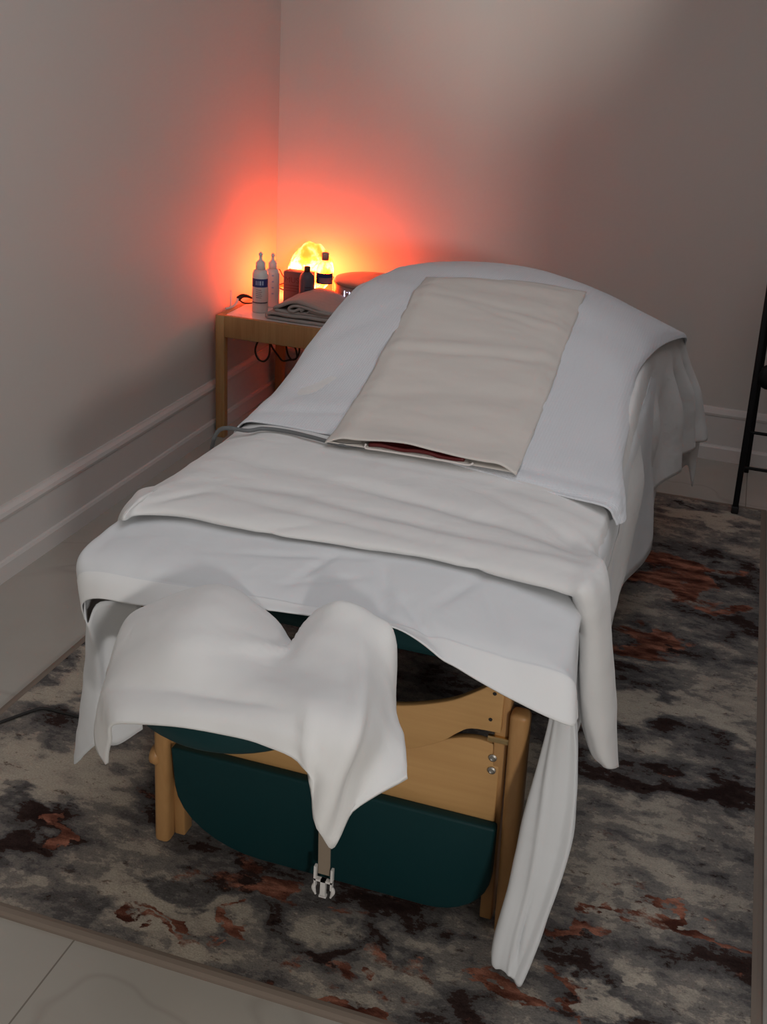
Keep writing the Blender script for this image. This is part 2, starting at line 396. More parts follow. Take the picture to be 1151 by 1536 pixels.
# legs: inner post to the frame and outer adjustable post with a rounded top
def leg(sx, ytop, yfoot, front=True):
    x = TC+sx*.327; xi = TC+sx*.300
    fx = sx*.004
    if front and sx < 0: x, xi, fx = -.765, -.742, -.064
    bm = nb(); bar(bm, (xi, ytop, .60), (xi-fx if not (front and sx < 0) else -.803, yfoot+.012, .012 if not front else .02), .022, .032)
    bevel(obj('leg', bm, M['wood'], tb), .003)
    bm = nb(); bar(bm, (x, ytop+.008-.012, .53), (x+fx, yfoot-.012, .012), .030, .034)
    bevel(obj('leg', bm, M['wood'], tb), .010, 4)
for sx in (-1, 1): leg(sx, 1.402, 1.512)
for sx in (-1, 1): leg(sx, 3.06, 2.97, False)
for sx in (-1, 1):
    bm = nb(); lathe(bm, [(.006, 0), (.006, .006), (.016, .008), (.020, .014), (.018, .024), (.008, .027)], 0, 0, 0, 20)
    bmesh.ops.rotate(bm, verts=bm.verts, cent=(0, 0, 0), matrix=Matrix.Rotation(sx*PI/2, 3, 'Y'))
    bmesh.ops.translate(bm, verts=bm.verts, vec=((-.797 if sx < 0 else TC+.338), 1.452, .240))
    tag(obj('leg_knob', bm, M['wood'], tb, smooth=True), 'round wooden tightening knob')
# strap with side-release buckle half
sa, sb = WY(488, 1150, 1.385), WY(486, 1312, 1.40)
bm = nb(); prism(bm, [sa+Vector((-.0105, 0, .02)), sa+Vector((.0105, 0, .02)), sb+Vector((.0105, 0, 0)), sb+Vector((-.0105, 0, 0))], Vector((0, .003, 0)))
strap = tag(obj('strap', bm, M['web'], tb), 'taupe webbing strap ending in a white buckle')
c = WY(486, 1312, 1.395)
bm = nb()
def bb(x0, x1, z0, z1, t=.004): box(bm, c.x+x0, c.x+x1, c.y-t, c.y+t, c.z+z0, c.z+z1)
bb(-.017, -.013, -.012, .016); bb(.013, .017, -.012, .016); bb(-.017, .017, -.014, -.010); bb(-.0045, .0045, -.044, -.010); bb(-.0065, .0065, -.047, -.043)
for s in (-1, 1):
    bb(*sorted((s*.013, s*.0165)), -.028, -.012)
    tube(bm, [(c.x+s*.0155, c.y, c.z-.022), (c.x+s*.0175, c.y, c.z-.033), (c.x+s*.0135, c.y, c.z-.046)], lambda t: .0018+.0022*math.sin(PI*min(1, t*1.05+.05)), 8, 4)
ob = obj('buckle', bm, M['buckle'], None); ob.parent = strap; ob.matrix_parent_inverse = (Matrix.Translation(Vector(tb.location)) if False else Matrix.Identity(4))
tag(ob, 'white plastic side-release buckle')

# ------------------------------------------------------------------ face cradle
fc = empty('face_cradle', (-.535, 1.16, .60), 'dark teal horseshoe face cradle at the near end, mostly hidden by a towel', 'face cradle')
bm = nb()
def cradle_pt(a, r_off=0, z=0):
    # horseshoe opening towards the table; a from -1 (left arm end) to 1 (right arm end)
    th = a*PI*.84
    cx, cy = -.525, 1.165
    return Vector((cx+(.104+r_off)*math.sin(th), cy-(.104+r_off)*math.cos(th), z))
rings = []; NN = 48
for i in range(NN+1):
    a = -1+2*i/NN; endf = min(1, (1-abs(a))*9+.25)
    th = a*PI*.84; out = Vector((math.sin(th), -math.cos(th), 0))
    cc = cradle_pt(a, 0, .640); ring = []
    for k in range(14):
        b = 2*PI*k/14
        cr, sr = math.cos(b), math.sin(b)
        cr = math.copysign(abs(cr)**.7, cr); sr = math.copysign(abs(sr)**.7, sr)
        ring.append(bm.verts.new(cc+out*(.043*endf*cr)+Vector((0, 0, .032*(endf**.5)*sr))))
    rings.append(ring)
for a, b in zip(rings, rings[1:]):
    for k in range(14): bm.faces.new((a[k], a[(k+1) % 14], b[(k+1) % 14], b[k]))
bm.faces.new(rings[0]); bm.faces.new(rings[-1][::-1])
tag(obj('cushion', bm, M['teal'], fc, smooth=True), 'padded teal vinyl crescent cushion')
bm = nb()
pts = [cradle_pt(-1+2*i/24, .012, .612) for i in range(25)]+[cradle_pt(1-2*i/24, -.02, .612) for i in range(25)]
a = [bm.verts.new(p) for p in pts]; b = [bm.verts.new(p-Vector((0, 0, .010))) for p in pts]
for i in range(24):
    q = (i, i+1, 48-i, 49-i)
    bm.faces.new([a[j] for j in q]); bm.faces.new([b[j] for j in q[::-1]])
for i in range(50): bm.faces.new((a[i], a[(i+1) % 50], b[(i+1) % 50], b[i]))
obj('platform', bm, M['woodh'], fc)
for x in (-.585, -.465):
    bm = nb(); tube(bm, [(x, 1.20, .594), (x, 1.44, .590)], .007, 10, 1)
    obj('support_rod', bm, M['steel'], fc)

# ------------------------------------------------------------------ heights of the made-up bed
HL = [(1.3, .665), (1.46, .686), (1.66, .698), (1.9, .692), (2.12, .712), (2.36, .778), (2.63, .829), (2.9, .825), (3.2, .775), (3.3, .74)]
HC = [(1.3, .670), (1.5, .695), (1.9, .702), (2.12, .725), (2.36, .765), (2.63, .815), (2.9, .845), (3.1, .825), (3.25, .775), (3.3, .74)]
HR = [(1.3, .665), (1.6, .690), (1.9, .695), (2.2, .705), (2.5, .735), (2.9, .765), (3.15, .712), (3.3, .68)]
def zt(x, y):
    a, b, c = interp(y, HL), interp(y, HC), interp(y, HR)
    t = (x+.87)/.71; t = min(1.1, max(-.1, t))
    return a*(1-t)*(1-2*t)+b*4*t*(1-t)+c*t*(2*t-1)

# ------------------------------------------------------------------ sheet with hem band over the near end
M['hem'] = fabric('white_cotton_hem', (.73, .735, .74, 1), .1, 9)
bm = nb()
hem = [WY(u, v, y) for u, v, y in ((125, 905, 1.312), (150, 898, 1.305), (215, 909, 1.30), (300, 912, 1.30), (400, 917, 1.30), (500, 930, 1.30), (590, 943, 1.297), (660, 985, 1.288), (750, 1040, 1.283), (850, 1087, 1.28))]
xs = [-.884, -.85, -.77, -.68, -.59, -.50, -.41, -.31, -.21, -.125]
hem.append(WY(866, 1078, 1.315))
rows = [hem]
band = [Vector((h.x*.5+x*.5, max(h.y+.014, 1.322), h.z+(.668-h.z)*.62)) for h, x in zip(hem, xs)]+[WY(865, 1055, 1.335)]
band[0].z -= .012; rows.append(band)
def zrow(y, z, e): return [Vector((x, y, z-(e if i in (0, len(xs)-1) else (.006 if i in (1, len(xs)-2) else 0)))) for i, x in enumerate(xs)]+[WY(864, {1.352: 1035, 1.42: 985, 1.52: 925}.get(y, 900), y) if y < 1.6 else Vector((-.115, y, .58))]
rows += [zrow(1.352, .674, .020), zrow(1.42, .682, .018), zrow(1.52, .686, .018), zrow(1.7, .686, .02), zrow(2.0, .686, .02)]
for k_, row_ in enumerate(rows):
    row_.insert(0, Vector((-.868, 1.335, .560)) if k_ == 0 else Vector((-.876 if k_ < 3 else -.886, max(1.35, row_[0].y+.004), .570)))
def sheetfold(p, u, v):
    d = 0
    for fx, fy, ang, ln, w, am in ((-.52, 1.43, 1.25, .05, .008, .006), (-.49, 1.40, .5, .05, .008, .004), (-.40, 1.40, 1.9, .07, .008, .007), (-.34, 1.36, 2.3, .10, .010, .008), (-.24, 1.42, 2.0, .09, .012, .005), (-.56, 1.45, .3, .10, .008, .004), (-.30, 1.44, 1.2, .05, .008, .005)):
        dx, dy = p.x-fx, p.y-fy; a = dx*math.cos(ang)+dy*math.sin(ang); b = -dx*math.sin(ang)+dy*math.cos(ang)
        d += am*math.exp(-(a/ln)**2-(b/w)**2)
    return -d+(.0014 if v < .195 else 0)
loft(bm, rows, 12, 12, .003, 9, 1, .0010, fold=sheetfold)
nf_top = len(bm.faces)
# strip of corner cloth hanging at the right corner
rows = []
for l, mid, r in (((824, 1040), (845, 1035), (862, 1030)), ((822, 1075), (846, 1075), (864, 1080)), ((803, 1150), (836, 1150), (869, 1150)), ((783, 1240), (825, 1235), (863, 1225)), ((764, 1335), (806, 1320), (850, 1290)), ((747, 1405), (778, 1410), (812, 1398)), ((741, 1440), (766, 1448), (795, 1440)), ((743, 1449), (762, 1462), (781, 1473))):
    L0, M0, R0 = WY(*l, 1.340), WY(*mid, 1.330), WY(*r, 1.336)
    q1 = WY((l[0]*.55+mid[0]*.45), (l[1]*.55+mid[1]*.45), 1.333); q2 = WY((r[0]*.5+mid[0]*.5), (r[1]*.5+mid[1]*.5), 1.333)
    zz = R0.z
    rows.append([Vector((L0.x+.012, 1.38, L0.z+.015)), L0, q1, M0, q2, R0, Vector((R0.x-.012, 1.40, max(R0.z, .12))), Vector((-.118, 1.50, max(R0.z, .20)))])
def stripfold(p, u, v):
    return -.006*math.exp(-((u-.36-.16*(v-.5))/.03)**2)*min(1, v*2)*max(0, 1-v*.7)+.005*math.exp(-((u-.50-.5*(v-.8))/.03)**2)*math.exp(-((v-.72)/.1)**2)+.003*math.sin(u*9+v*5)
loft(bm, rows, 8, 9, .004, 6, 4, .0012, fold=stripfold)
# left corner and side hang
rows = []
def lin(a, b, t): return a+(b-a)*t
top = [Vector((-.893, 2.0, .648)), Vector((-.893, 1.7, .648)), Vector((-.893, 1.5, .646)), Vector((-.885, 1.37, .636)), WY(126, 907, 1.318), WY(132, 935, 1.306), WY(150, 903, 1.318), WY(212, 905, 1.335)]
midp = [Vector((-.91, 2.0, .50)), Vector((-.92, 1.7, .48)), Vector((-.915, 1.5, .46)), WY(134, 1000, 1.37), WY(131, 1000, 1.335), WY(148, 1020, 1.32), WY(163, 1005, 1.34), WY(208, 1000, 1.35)]
bot = [Vector((-.925, 2.0, .34)), Vector((-.95, 1.7, .31)), Vector((-.94, 1.5, .29)), WY(116, 1125, 1.40), WY(113, 1146, 1.36), WY(143, 1118, 1.32), WY(176, 1117, 1.34), WY(214, 1094, 1.35)]
q = [lin(a, b, .5)+Vector((0, .008, 0)) for a, b in zip(top, midp)]; q2 = [lin(a, b, .5) for a, b in zip(midp, bot)]
loft(bm, [top, q, midp, q2, bot], 6, 6, .005, 9, 6, .002)
# right side hang of the sheet, behind the blanket
def fan(u): return .0
ys = [(1.50, -.118, .30), (1.75, -.125, .24), (2.0, -.12, .22), (2.2, WZ(919, 931, .24).x, .24), (2.45, WZ(936, 865, .24).x, .24), (2.62, WZ(965, 834, .24).x, .24), (2.75, WZ(979, 806, .24).x, .24), (2.95, -.085, .25), (3.12, WZ(983, 735, .24).x, .25)]
rows = [[Vector((-.14, y, .672)) for y, x, z in ys], [Vector((-.125, y, .62)) for y, x, z in ys], [Vector((lin(-.125, x, .45)+.006*math.sin(y*23), y, lin(.62, z, .5))) for y, x, z in ys], [Vector((x, y, z)) for y, x, z in ys]]
loft(bm, rows, 8, 6, .006, 7, 9, .002)
sheet = cloth('bed_sheet', bm, [M['sheet'], M['hem']], .0022)
tag(sheet, 'thin white sheet with hem band over the near end, a corner hanging to the rug', 'sheet')
nr = 6*12; nrr = nr  # faces per column in the first loft
for i, p in enumerate(sheet.data.polygons):
    if i < nf_top and (i % nrr) < 14: p.material_index = 1

# ------------------------------------------------------------------ flannel blanket with folded near edge
bm = nb()
Fp = [WZ(u, v, .697) for u, v in ((187, 777), (205, 770), (260, 770), (330, 783), (420, 800), (510, 813), (640, 835), (760, 861), (845, 885))]
def lefthang(y, e=0): return [Vector((-.94, y, .34)), Vector((-.925, y, .48)), Vector((-.905, y, .60-e)), Vector((-.886, y, .668-e))]
def righthang(y, he): return [Vector((-.135, y, zt(-.15, y)-.022)), Vector((he.x*.5-.065, y*.7+he.y*.3, .55)), Vector((he.x*.85-.02, y*.4+he.y*.6, .44)), he]
rows = []
lh0 = [Vector((-.915, 1.60, .50)), Vector((-.905, 1.52, .58)), Vector((-.893, 1.47, .645)), Vector((-.876, 1.452, .678))]
r0 = [[WY(862, 905, 1.485), WY(868, 960, 1.495), WY(869, 1050, 1.50), WY(885, 1125, 1.51), WY(906, 1150, 1.52)]]
fr = [(0, .065, -.006), (0, .012, -.006), (0, -.004, -.001), (0, .003, .007), (0, .03, .012), (0, .07, .012)]
for k, (dx, dy, dz) in enumerate(fr):
    lh = [p+Vector((-.003*k, dy*.8+.012*k, dz)) for p in lh0]
    mid = [p+Vector((dx, dy+.006*math.sin(i*1.9)*(k > 2), dz)) for i, p in enumerate(Fp)]
    if k == 0: rh = [WY(858, 910, 1.53), WY(866, 962, 1.54), WY(866, 1050, 1.545), WY(884, 1120, 1.55), WY(905, 1146, 1.55)]
    elif k == 1: rh = [WY(862, 905, 1.495), WY(868, 960, 1.505), WY(869, 1050, 1.51), WY(885, 1125, 1.52), WY(905, 1149, 1.53)]
    elif k == 2: rh = [WY(866, 900, 1.475), WY(873, 960, 1.488), WY(873, 1050, 1.495), WY(890, 1125, 1.51), WY(908, 1151, 1.52)]
    elif k == 3: rh = [WY(875, 893, 1.470), WY(884, 960, 1.480), WY(884, 1050, 1.49), WY(899, 1125, 1.505), WY(914, 1153, 1.52)]
    elif k == 4: rh = [WY(888, 885, 1.485), WY(900, 955, 1.492), WY(903, 1050, 1.50), WY(913, 1120, 1.515), WY(921, 1153, 1.53)]
    else: rh = [WY(897, 872, 1.52), WY(912, 945, 1.525), WY(918, 1050, 1.53), WY(923, 1110, 1.545), WY(927, 1151, 1.56)]
    rows.append(lh+mid+rh)
xt = [-.86, -.81, -.73, -.62, -.52, -.42, -.32, -.23, -.16]
def toprow(y, he, edgex=-.135, edgez=None, wob=0):
    lh = lefthang(y)
    mid = [Vector((x, y, zt(x, y)+.008-(.012 if i in (0, len(xt)-1) else 0))) for i, x in enumerate(xt)]
    mid[0].x = -.865
    mid[-1] = Vector((edgex-.02, y, (edgez or zt(-.16, y))-.004))
    e = Vector((edgex, y, (edgez or zt(-.15, y))-.020))
    rh = [e, lin(e, he, .22)+Vector((.006, 0, 0)), lin(e, he, .5)+Vector((.004+wob, 0, 0)), lin(e, he, .78)+Vector((wob*.5, 0, 0)), he]
    return lh+mid+rh
rw = toprow(1.66, WY(928, 1150, 1.62)); rw[-5:] = [WY(908, 850, 1.58), WY(917, 940, 1.57), WY(923, 1040, 1.58), WY(926, 1105, 1.59), WY(928, 1149, 1.60)]
rows.append(rw)
rt2 = toprow(1.72, WY(926, 1140, 1.64)); rt2[-5:] = [Vector((-.120, 1.68, .662)), WY(914, 935, 1.64), WY(919, 1035, 1.64), WY(921, 1095, 1.645), WY(922, 1138, 1.65)]
rows.append(rt2)
rows.append(toprow(1.78, Vector((-.105, 1.76, .36)), -.125))
rows.append(toprow(1.95, Vector((-.115, 1.95, .34)), -.13))
rows.append(toprow(2.2, Vector((-.105, 2.2, .33)), -.14, .705))
rows.append(toprow(2.45, Vector((-.108, 2.45, .33)), -.145, .728, .02))
rows.append(toprow(2.62, WZ(950, 790, .33), -.15, .742, -.022))
rows.append(toprow(2.78, WZ(968, 748, .33), -.15, .752, .024))
rows.append(toprow(2.90, WZ(995, 722, .33), -.14, .752, -.014))
rows.append(toprow(2.98, WZ(1022, 706, .33), -.128, .745, .020))
rows.append(toprow(3.03, WZ(1008, 690, .335), -.12, .738, -.034))
rows.append(toprow(3.08, WZ(1042, 673, .36), -.108, .728, .022))
rows.append(toprow(3.12, WZ(1030, 664, .37), -.102, .720, -.03))
rows.append(toprow(3.17, WZ(1060, 661, .372), -.092, .708, .012))
lastr = [p+Vector((0, .10, -.10 if p.z > .5 else 0)) for p in toprow(3.19, WZ(1052, 655, .375), -.10, .69)]
rows.append(lastr)
rows.append([Vector((p.x, 3.33, min(p.z, .60)-.18)) for p in lastr])
def blfold(p, u, v):
    d = 0
    for fx, fy, ang, ln, w, am in ((-.80, 1.53, .9, .05, .010, .006), (-.60, 1.50, .5, .04, .008, .003), (-.30, 1.515, -.9, .035, .008, .004), (-.45, 1.83, -.06, .3, .012, .003), (-.25, 1.80, -.25, .12, .010, .005), (-.55, 1.62, -.16, .22, .010, .004), (-.62, 1.56, -.10, .30, .016, .004), (-.40, 1.60, -.10, .30, .018, .005), (-.30, 1.66, -.2, .26, .016, .005), (-.52, 1.70, -.12, .36, .02, .004), (-.72, 1.62, .2, .14, .014, .004), (-.24, 1.72, -.5, .14, .014, .004)):
        dx, dy = p.x-fx, p.y-fy; a = dx*math.cos(ang)+dy*math.sin(ang); b = -dx*math.sin(ang)+dy*math.cos(ang)
        d += am*math.exp(-(a/ln)**2-(b/w)**2)
    return -d
loft(bm, rows, 8, 8, .003, 8, 12, .0012, fold=blfold)
bl = cloth('flannel_blanket', bm, M['blanket'], .0035)
tag(bl, 'white flannel blanket folded back in a thick edge across the massage table', 'blanket')

# ------------------------------------------------------------------ waffle blanket on top
bm = nb(); rows = []
ed = [(926, 780, .684), (938, 772, .680), (937, 735, .692), (935, 690, .70), (945, 620, .712), (953, 562, .742), (966, 538, .752), (985, 519, .752), (1008, 506, .74), (1030, 502, .716)]
EW = [WZ(u, v, z) for u, v, z in ed]
for i, e in enumerate(EW):
    y = e.y
    yl = y
    fy = [1.93, 1.97, 2.04, 2.15, 2.38, 2.62, 2.74, 2.88, 3.02, 3.15][i]
    def yy(x): t = (x+.89)/.74; return fy+(y-fy)*max(0, min(1, t))**1.5
    zo = .0165 if i > 1 else (.0125, .0145)[i]
    row = [Vector((-.925, fy, .47)), Vector((-.912, fy, .58)), Vector((-.893, fy, zt(-.87, fy)-.03)), Vector((-.868, fy, zt(-.87, fy)+.008))]
    for x in (-.82, -.73, -.63, -.53, -.43, -.34, -.27, min(-.20, e.x-.06)): row.append(Vector((x, yy(x), zt(x, yy(x))+zo)))
    xe = e.x-.024
    row.append(Vector((xe, y, max(zt(xe, y)+.012, e.z+.008))))
    row.append(e+Vector((-.006, 0, .002))); row.append(e+Vector((.001, 0, -.010)))
    rows.append(row)
last = [p+Vector((0, .08, -.05)) for p in rows[-1]]; rows.append(last)
rows.append([p+Vector((0, .05, -.15)) for p in last])
def wffold(p, u, v):
    d = 0
    for fx, fy, ang, ln, w, am in ((-.24, 1.84, -.15, .14, .012, .005), (-.30, 1.90, -.1, .2, .014, .003), (-.78, 2.15, 1.2, .18, .02, .004), (-.80, 2.4, 1.1, .2, .02, .004), (-.74, 2.0, .2, .15, .015, .003)):
        dx, dy = p.x-fx, p.y-fy; a = dx*math.cos(ang)+dy*math.sin(ang); b = -dx*math.sin(ang)+dy*math.cos(ang)
        d += am*math.exp(-(a/ln)**2-(b/w)**2)
    return -d
loft(bm, rows, 7, 6, .003, 6, 20, .001, fold=wffold)
wf = cloth('waffle_blanket', bm, M['waffle'], .003)
tag(wf, 'bluish white waffle-weave blanket spread over the raised far half of the bed', 'blanket')

# ------------------------------------------------------------------ heating pad in its cover
hp = empty('heating_pad', (-.5, 2.3, .75), 'dark red heating pad inside a cream cloth sleeve, lying on the waffle blanket', 'heating pad')
cA, cB, cC, cD = WZ(488, 660, .725), WZ(775, 709, .722), WZ(881, 430, .853), WZ(640, 412, .862)
def padpt(u, v, off):
    a = cA.lerp(cB, u); b = cD.lerp(cC, u); p = a.lerp(b, v)
    return Vector((p.x, p.y, zt(p.x, p.y)+.0185+off))
bm = nb(); rows = []
for j in range(15):
    v = j/14; row = []
    for i in range(13):
        u = i/12; edge = min(u, 1-u, 1-v)*14; pf = min(1, edge)**.6
        lift = .013*pf
        if j <= 2: lift += [.010, .004, .001][j]*math.exp(-((u-.42)/.26)**2)
        row.append(padpt(u, v, lift))
    rows.append(row)
def padfold(p, u, v):
    k = min(1, min(u, 1-u, v, 1-v)*10)
    return -k*(.004*math.exp(-((v-.47-.05*u)/.018)**2)-.003*math.exp(-((v-.51-.05*u)/.02)**2)+.003*math.exp(-((v-.72+.16*(u-.6))/.015)**2)*math.exp(-((u-.6)/.25)**2)+.003*math.exp(-((v-.82+.10*u)/.015)**2)+.0025*math.exp(-((v-.24-.1*u)/.03)**2))
loft(bm, rows, 8, 5, .004, 7, 30, .0012, stretch=(1, 2, 1), fold=padfold)
tag(cloth('sleeve', bm, M['padcover'], .0025, hp), 'cream cloth sleeve over the heating pad')
hp_fix = bpy.data.objects['sleeve']
bm = nb(); rows = [[padpt(i/12, .004+j*.2/6, .002) for i in range(13)] for j in range(7)]
loft(bm, rows, 3, 4); cloth('sleeve_underside', bm, M['padcover'], .002, hp)
bm = nb(); rows = [[padpt(.23+.50*i/8, .006+.10*j/6, .0060+.003*math.exp(-((i/8-.4)/.35)**2)*(j == 0)+.002*math.sin(i*1.7)) for i in range(9)] for j in range(7)]
loft(bm, rows, 3, 4); tag(cloth('pad', bm, M['red'], .006, hp), 'dark red pad showing at the open end of its sleeve')
bm = nb(); tube(bm, [padpt(.22, .0, .011)]+[padpt(.22+.54*i/8, -.003, .0035) for i in range(9)]+[padpt(.78, .0, .008)], .0018, 6, 3)
obj('piping', bm, M['piping'], hp)
# cord of the pad
bm = nb()
def surf(u, v, off=.018):
    z = .72
    for _ in range(12): p = WZ(u, v, z); z = zt(max(-.87, p.x), p.y)+off
    return WZ(u, v, z)
cp = [surf(u, v) for u, v in ((552, 667), (520, 668), (495, 663), (465, 655), (430, 647), (395, 643), (372, 646))]
cp += [Vector((-.893, cp[-1].y+.01, .70)), Vector((-.918, cp[-1].y+.02, .63)), Vector((-.935, cp[-1].y+.04, .50)), Vector((-.95, cp[-1].y+.1, .30)), Vector((-.97, cp[-1].y+.15, .02))]
tube(bm, [padpt(.26, .03, .006)]+cp, .0042, 8, 6); tag(obj('cord', bm, M['greycord'], hp, smooth=True), 'grey power cord of the heating pad')

# ------------------------------------------------------------------ towel over the face cradle
bm = nb()
V3 = Vector
rows = [
 [V3((-.745, 1.27, .55)), V3((-.735, 1.285, .60)), V3((-.70, 1.298, .64)), V3((-.62, 1.302, .67)), V3((-.565, 1.297, .655)), WY(440, 968, 1.272), V3((-.485, 1.295, .662)), V3((-.45, 1.302, .675)), V3((-.385, 1.30, .66)), V3((-.345, 1.27, .64)), V3((-.33, 1.23, .61))],
 [WY(170, 990, 1.235), WY(186, 940, 1.25), WY(216, 912, 1.27), WY(330, 879, 1.283), WY(405, 922, 1.28), WY(440, 966, 1.265), WY(461, 935, 1.275), WY(505, 905, 1.283), WY(562, 924, 1.278), WY(592, 955, 1.262), WY(589, 1050, 1.245)],
 [WY(158, 1040, 1.16), WY(170, 985, 1.18), WY(196, 938, 1.20), WZ(295, 908, .714), WZ(375, 950, .702), WZ(425, 985, .678), WZ(462, 965, .69), WZ(518, 938, .704), WZ(550, 965, .698), WY(580, 1008, 1.215), WY(594, 1072, 1.19)],
 [WY(149, 1070, 1.11), WY(155, 1025, 1.12), WY(180, 985, 1.135), WZ(262, 965, .705), WZ(335, 992, .700), WZ(405, 1012, .690), WZ(460, 1005, .694), WZ(510, 1000, .697), WZ(552, 1020, .684), WY(580, 1065, 1.15), WY(603, 1105, 1.13)],
 [WY(143, 1095, 1.08), WY(148, 1060, 1.075), WY(170, 1030, 1.07), WY(255, 1028, 1.055), WY(335, 1042, 1.05), WY(405, 1048, 1.045), WY(462, 1055, 1.035), WY(512, 1075, 1.03), WY(545, 1100, 1.04), WY(575, 1110, 1.09), WY(607, 1130, 1.10)],
 [WY(147, 1125, 1.07), WY(152, 1090, 1.05), WY(167, 1060, 1.03), WY(252, 1063, 1.015), WY(332, 1073, 1.01), WY(400, 1085, 1.005), WY(455, 1108, .995), WY(490, 1155, .985), WY(522, 1170, 1.01), WY(560, 1155, 1.05), WY(610, 1150, 1.08)],
 [WY(160, 1146, 1.055), WY(163, 1115, 1.03), WY(170, 1086, 1.005), WY(250, 1089, .998), WY(330, 1101, .993), WY(395, 1118, .988), WY(455, 1150, .98), WY(474, 1220, .98), WY(497, 1272, .985), WY(530, 1218, 1.01), WY(611, 1166, 1.06)]]
def tfold(p, u, v):
    # soft vertical folds in the hanging right front
    a = math.exp(-((u-.615-.05*(v-.8))/.022)**2)*max(0, min(1, (v-.62)/.15))*.007
    b = math.exp(-((u-.76+.10*(v-.6))/.030)**2)*max(0, min(1, (v-.35)/.25))*.012
    c = math.exp(-((u-.50-.9*(.30-v))/.03)**2)*max(0, 1-abs(v-.30)/.25)*.008
    d = math.exp(-((v-.70-.10*(u-.4))/.035)**2)*.0035*(1 if .15 < u < .62 else 0)
    return -(a+b+c)+d*max(0, min(1, (u-.15)*8))*max(0, min(1, (.62-u)*8))
loft(bm, rows, 8, 6, .004, 12, 41, .0012, fold=tfold)
tw = cloth('cradle_towel', bm, M['terry'], .005)
tag(tw, 'white towel draped over the face cradle at the near end, pointed corner hanging down', 'towel')

# ------------------------------------------------------------------ side table
ZT = .46
stx0, stx1, sty0, sty1 = -1.708, -1.06, 3.548, 4.14
st = empty('side_table', ((stx0+stx1)/2, 3.84, 0), 'pale wooden side table with a white top in the corner', 'side table')
for x in (stx0+.017, stx1-.017):
    for y in (sty0+.017, sty1-.017):
        bm = nb(); box(bm, x-.017, x+.017, y-.017, y+.017, .012 if (x > RL and y < RF) else 0, ZT); bevel(obj('leg', bm, M['pine'], st), .003)
bm = nb(); box(bm, stx0+.034, stx1-.034, sty0+.003, sty0+.022, ZT-.078, ZT); bevel(obj('apron', bm, M['pine'], st), .002)
bm = nb(); box(bm, stx0+.034, stx1-.034, sty1-.022, sty1-.003, ZT-.078, ZT); bevel(obj('apron', bm, M['pine'], st), .002)
bm = nb(); box(bm, stx0+.003, stx0+.022, sty0+.034, sty1-.034, ZT-.078, ZT); bevel(obj('apron', bm, M['pine'], st), .002)
bm = nb(); box(bm, stx1-.022, stx1-.003, sty0+.034, sty1-.034, ZT-.078, ZT); bevel(obj('apron', bm, M['pine'], st), .002)
bm = nb(); box(bm, stx0+.022, stx1-.022, sty0+.022, sty1-.022, ZT-.02, ZT-.004); tag(obj('top_panel', bm, M['laminate'], st), 'white laminate top panel')
ZS = ZT-.004

# salt lamp: glowing rock on a wooden base
m = M['salt'] = mat('glowing_salt', (1, .45, .2, 1), .5)
v = coord(m)
nf = noisemap(m, v, 16, 4, .6, .3)
ec = ramp(m, nf, [(.40, (.8, .045, .001, 1)), (.5, (1, .070, .006, 1)), (.60, (1, .100, .034, 1))])
b = m.node_tree.nodes['Principled BSDF']; L(m, ec, b.inputs['Emission Color'])
sep = N(m, 'ShaderNodeSeparateXYZ'); tcc = N(m, 'ShaderNodeTexCoord'); L(m, tcc.outputs['Generated'], sep.inputs[0])
mr = N(m, 'ShaderNodeMapRange'); L(m, sep.outputs['Z'], mr.inputs['Value']); mr.inputs['From Min'].default_value = .3; mr.inputs['From Max'].default_value = .75; mr.inputs['To Min'].default_value = 82; mr.inputs['To Max'].default_value = 11
L(m, mr.outputs['Result'], b.inputs['Emission Strength'])
m_salt_strength = mr
lx, ly = -1.535, 4.035
sl = empty('salt_lamp', (lx, ly, ZS), 'glowing orange salt lamp behind the bottles on the side table', 'lamp')
bm = nb(); bmesh.ops.create_icosphere(bm, subdivisions=4, radius=1)
for vv in bm.verts:
    p = vv.co.copy(); s = 1+.05*noise.noise(p*2.2)+.025*noise.noise(p*6)
    w = 1 if p.z < 0 else (1-.18*p.z)
    vv.co = Vector((lx+p.x*.088*s*w, ly+p.y*.085*s*w, ZS+.022+(p.z+.85)*.098*s)); vv.co.z = max(vv.co.z, ZS+.02)
obj('salt_rock', bm, M['salt'], sl, smooth=True)
bm = nb(); lathe(bm, [(.07, 0), (.074, .004), (.074, .018), (.07, .022)], lx, ly, ZS); obj('base', bm, M['wood'], sl)

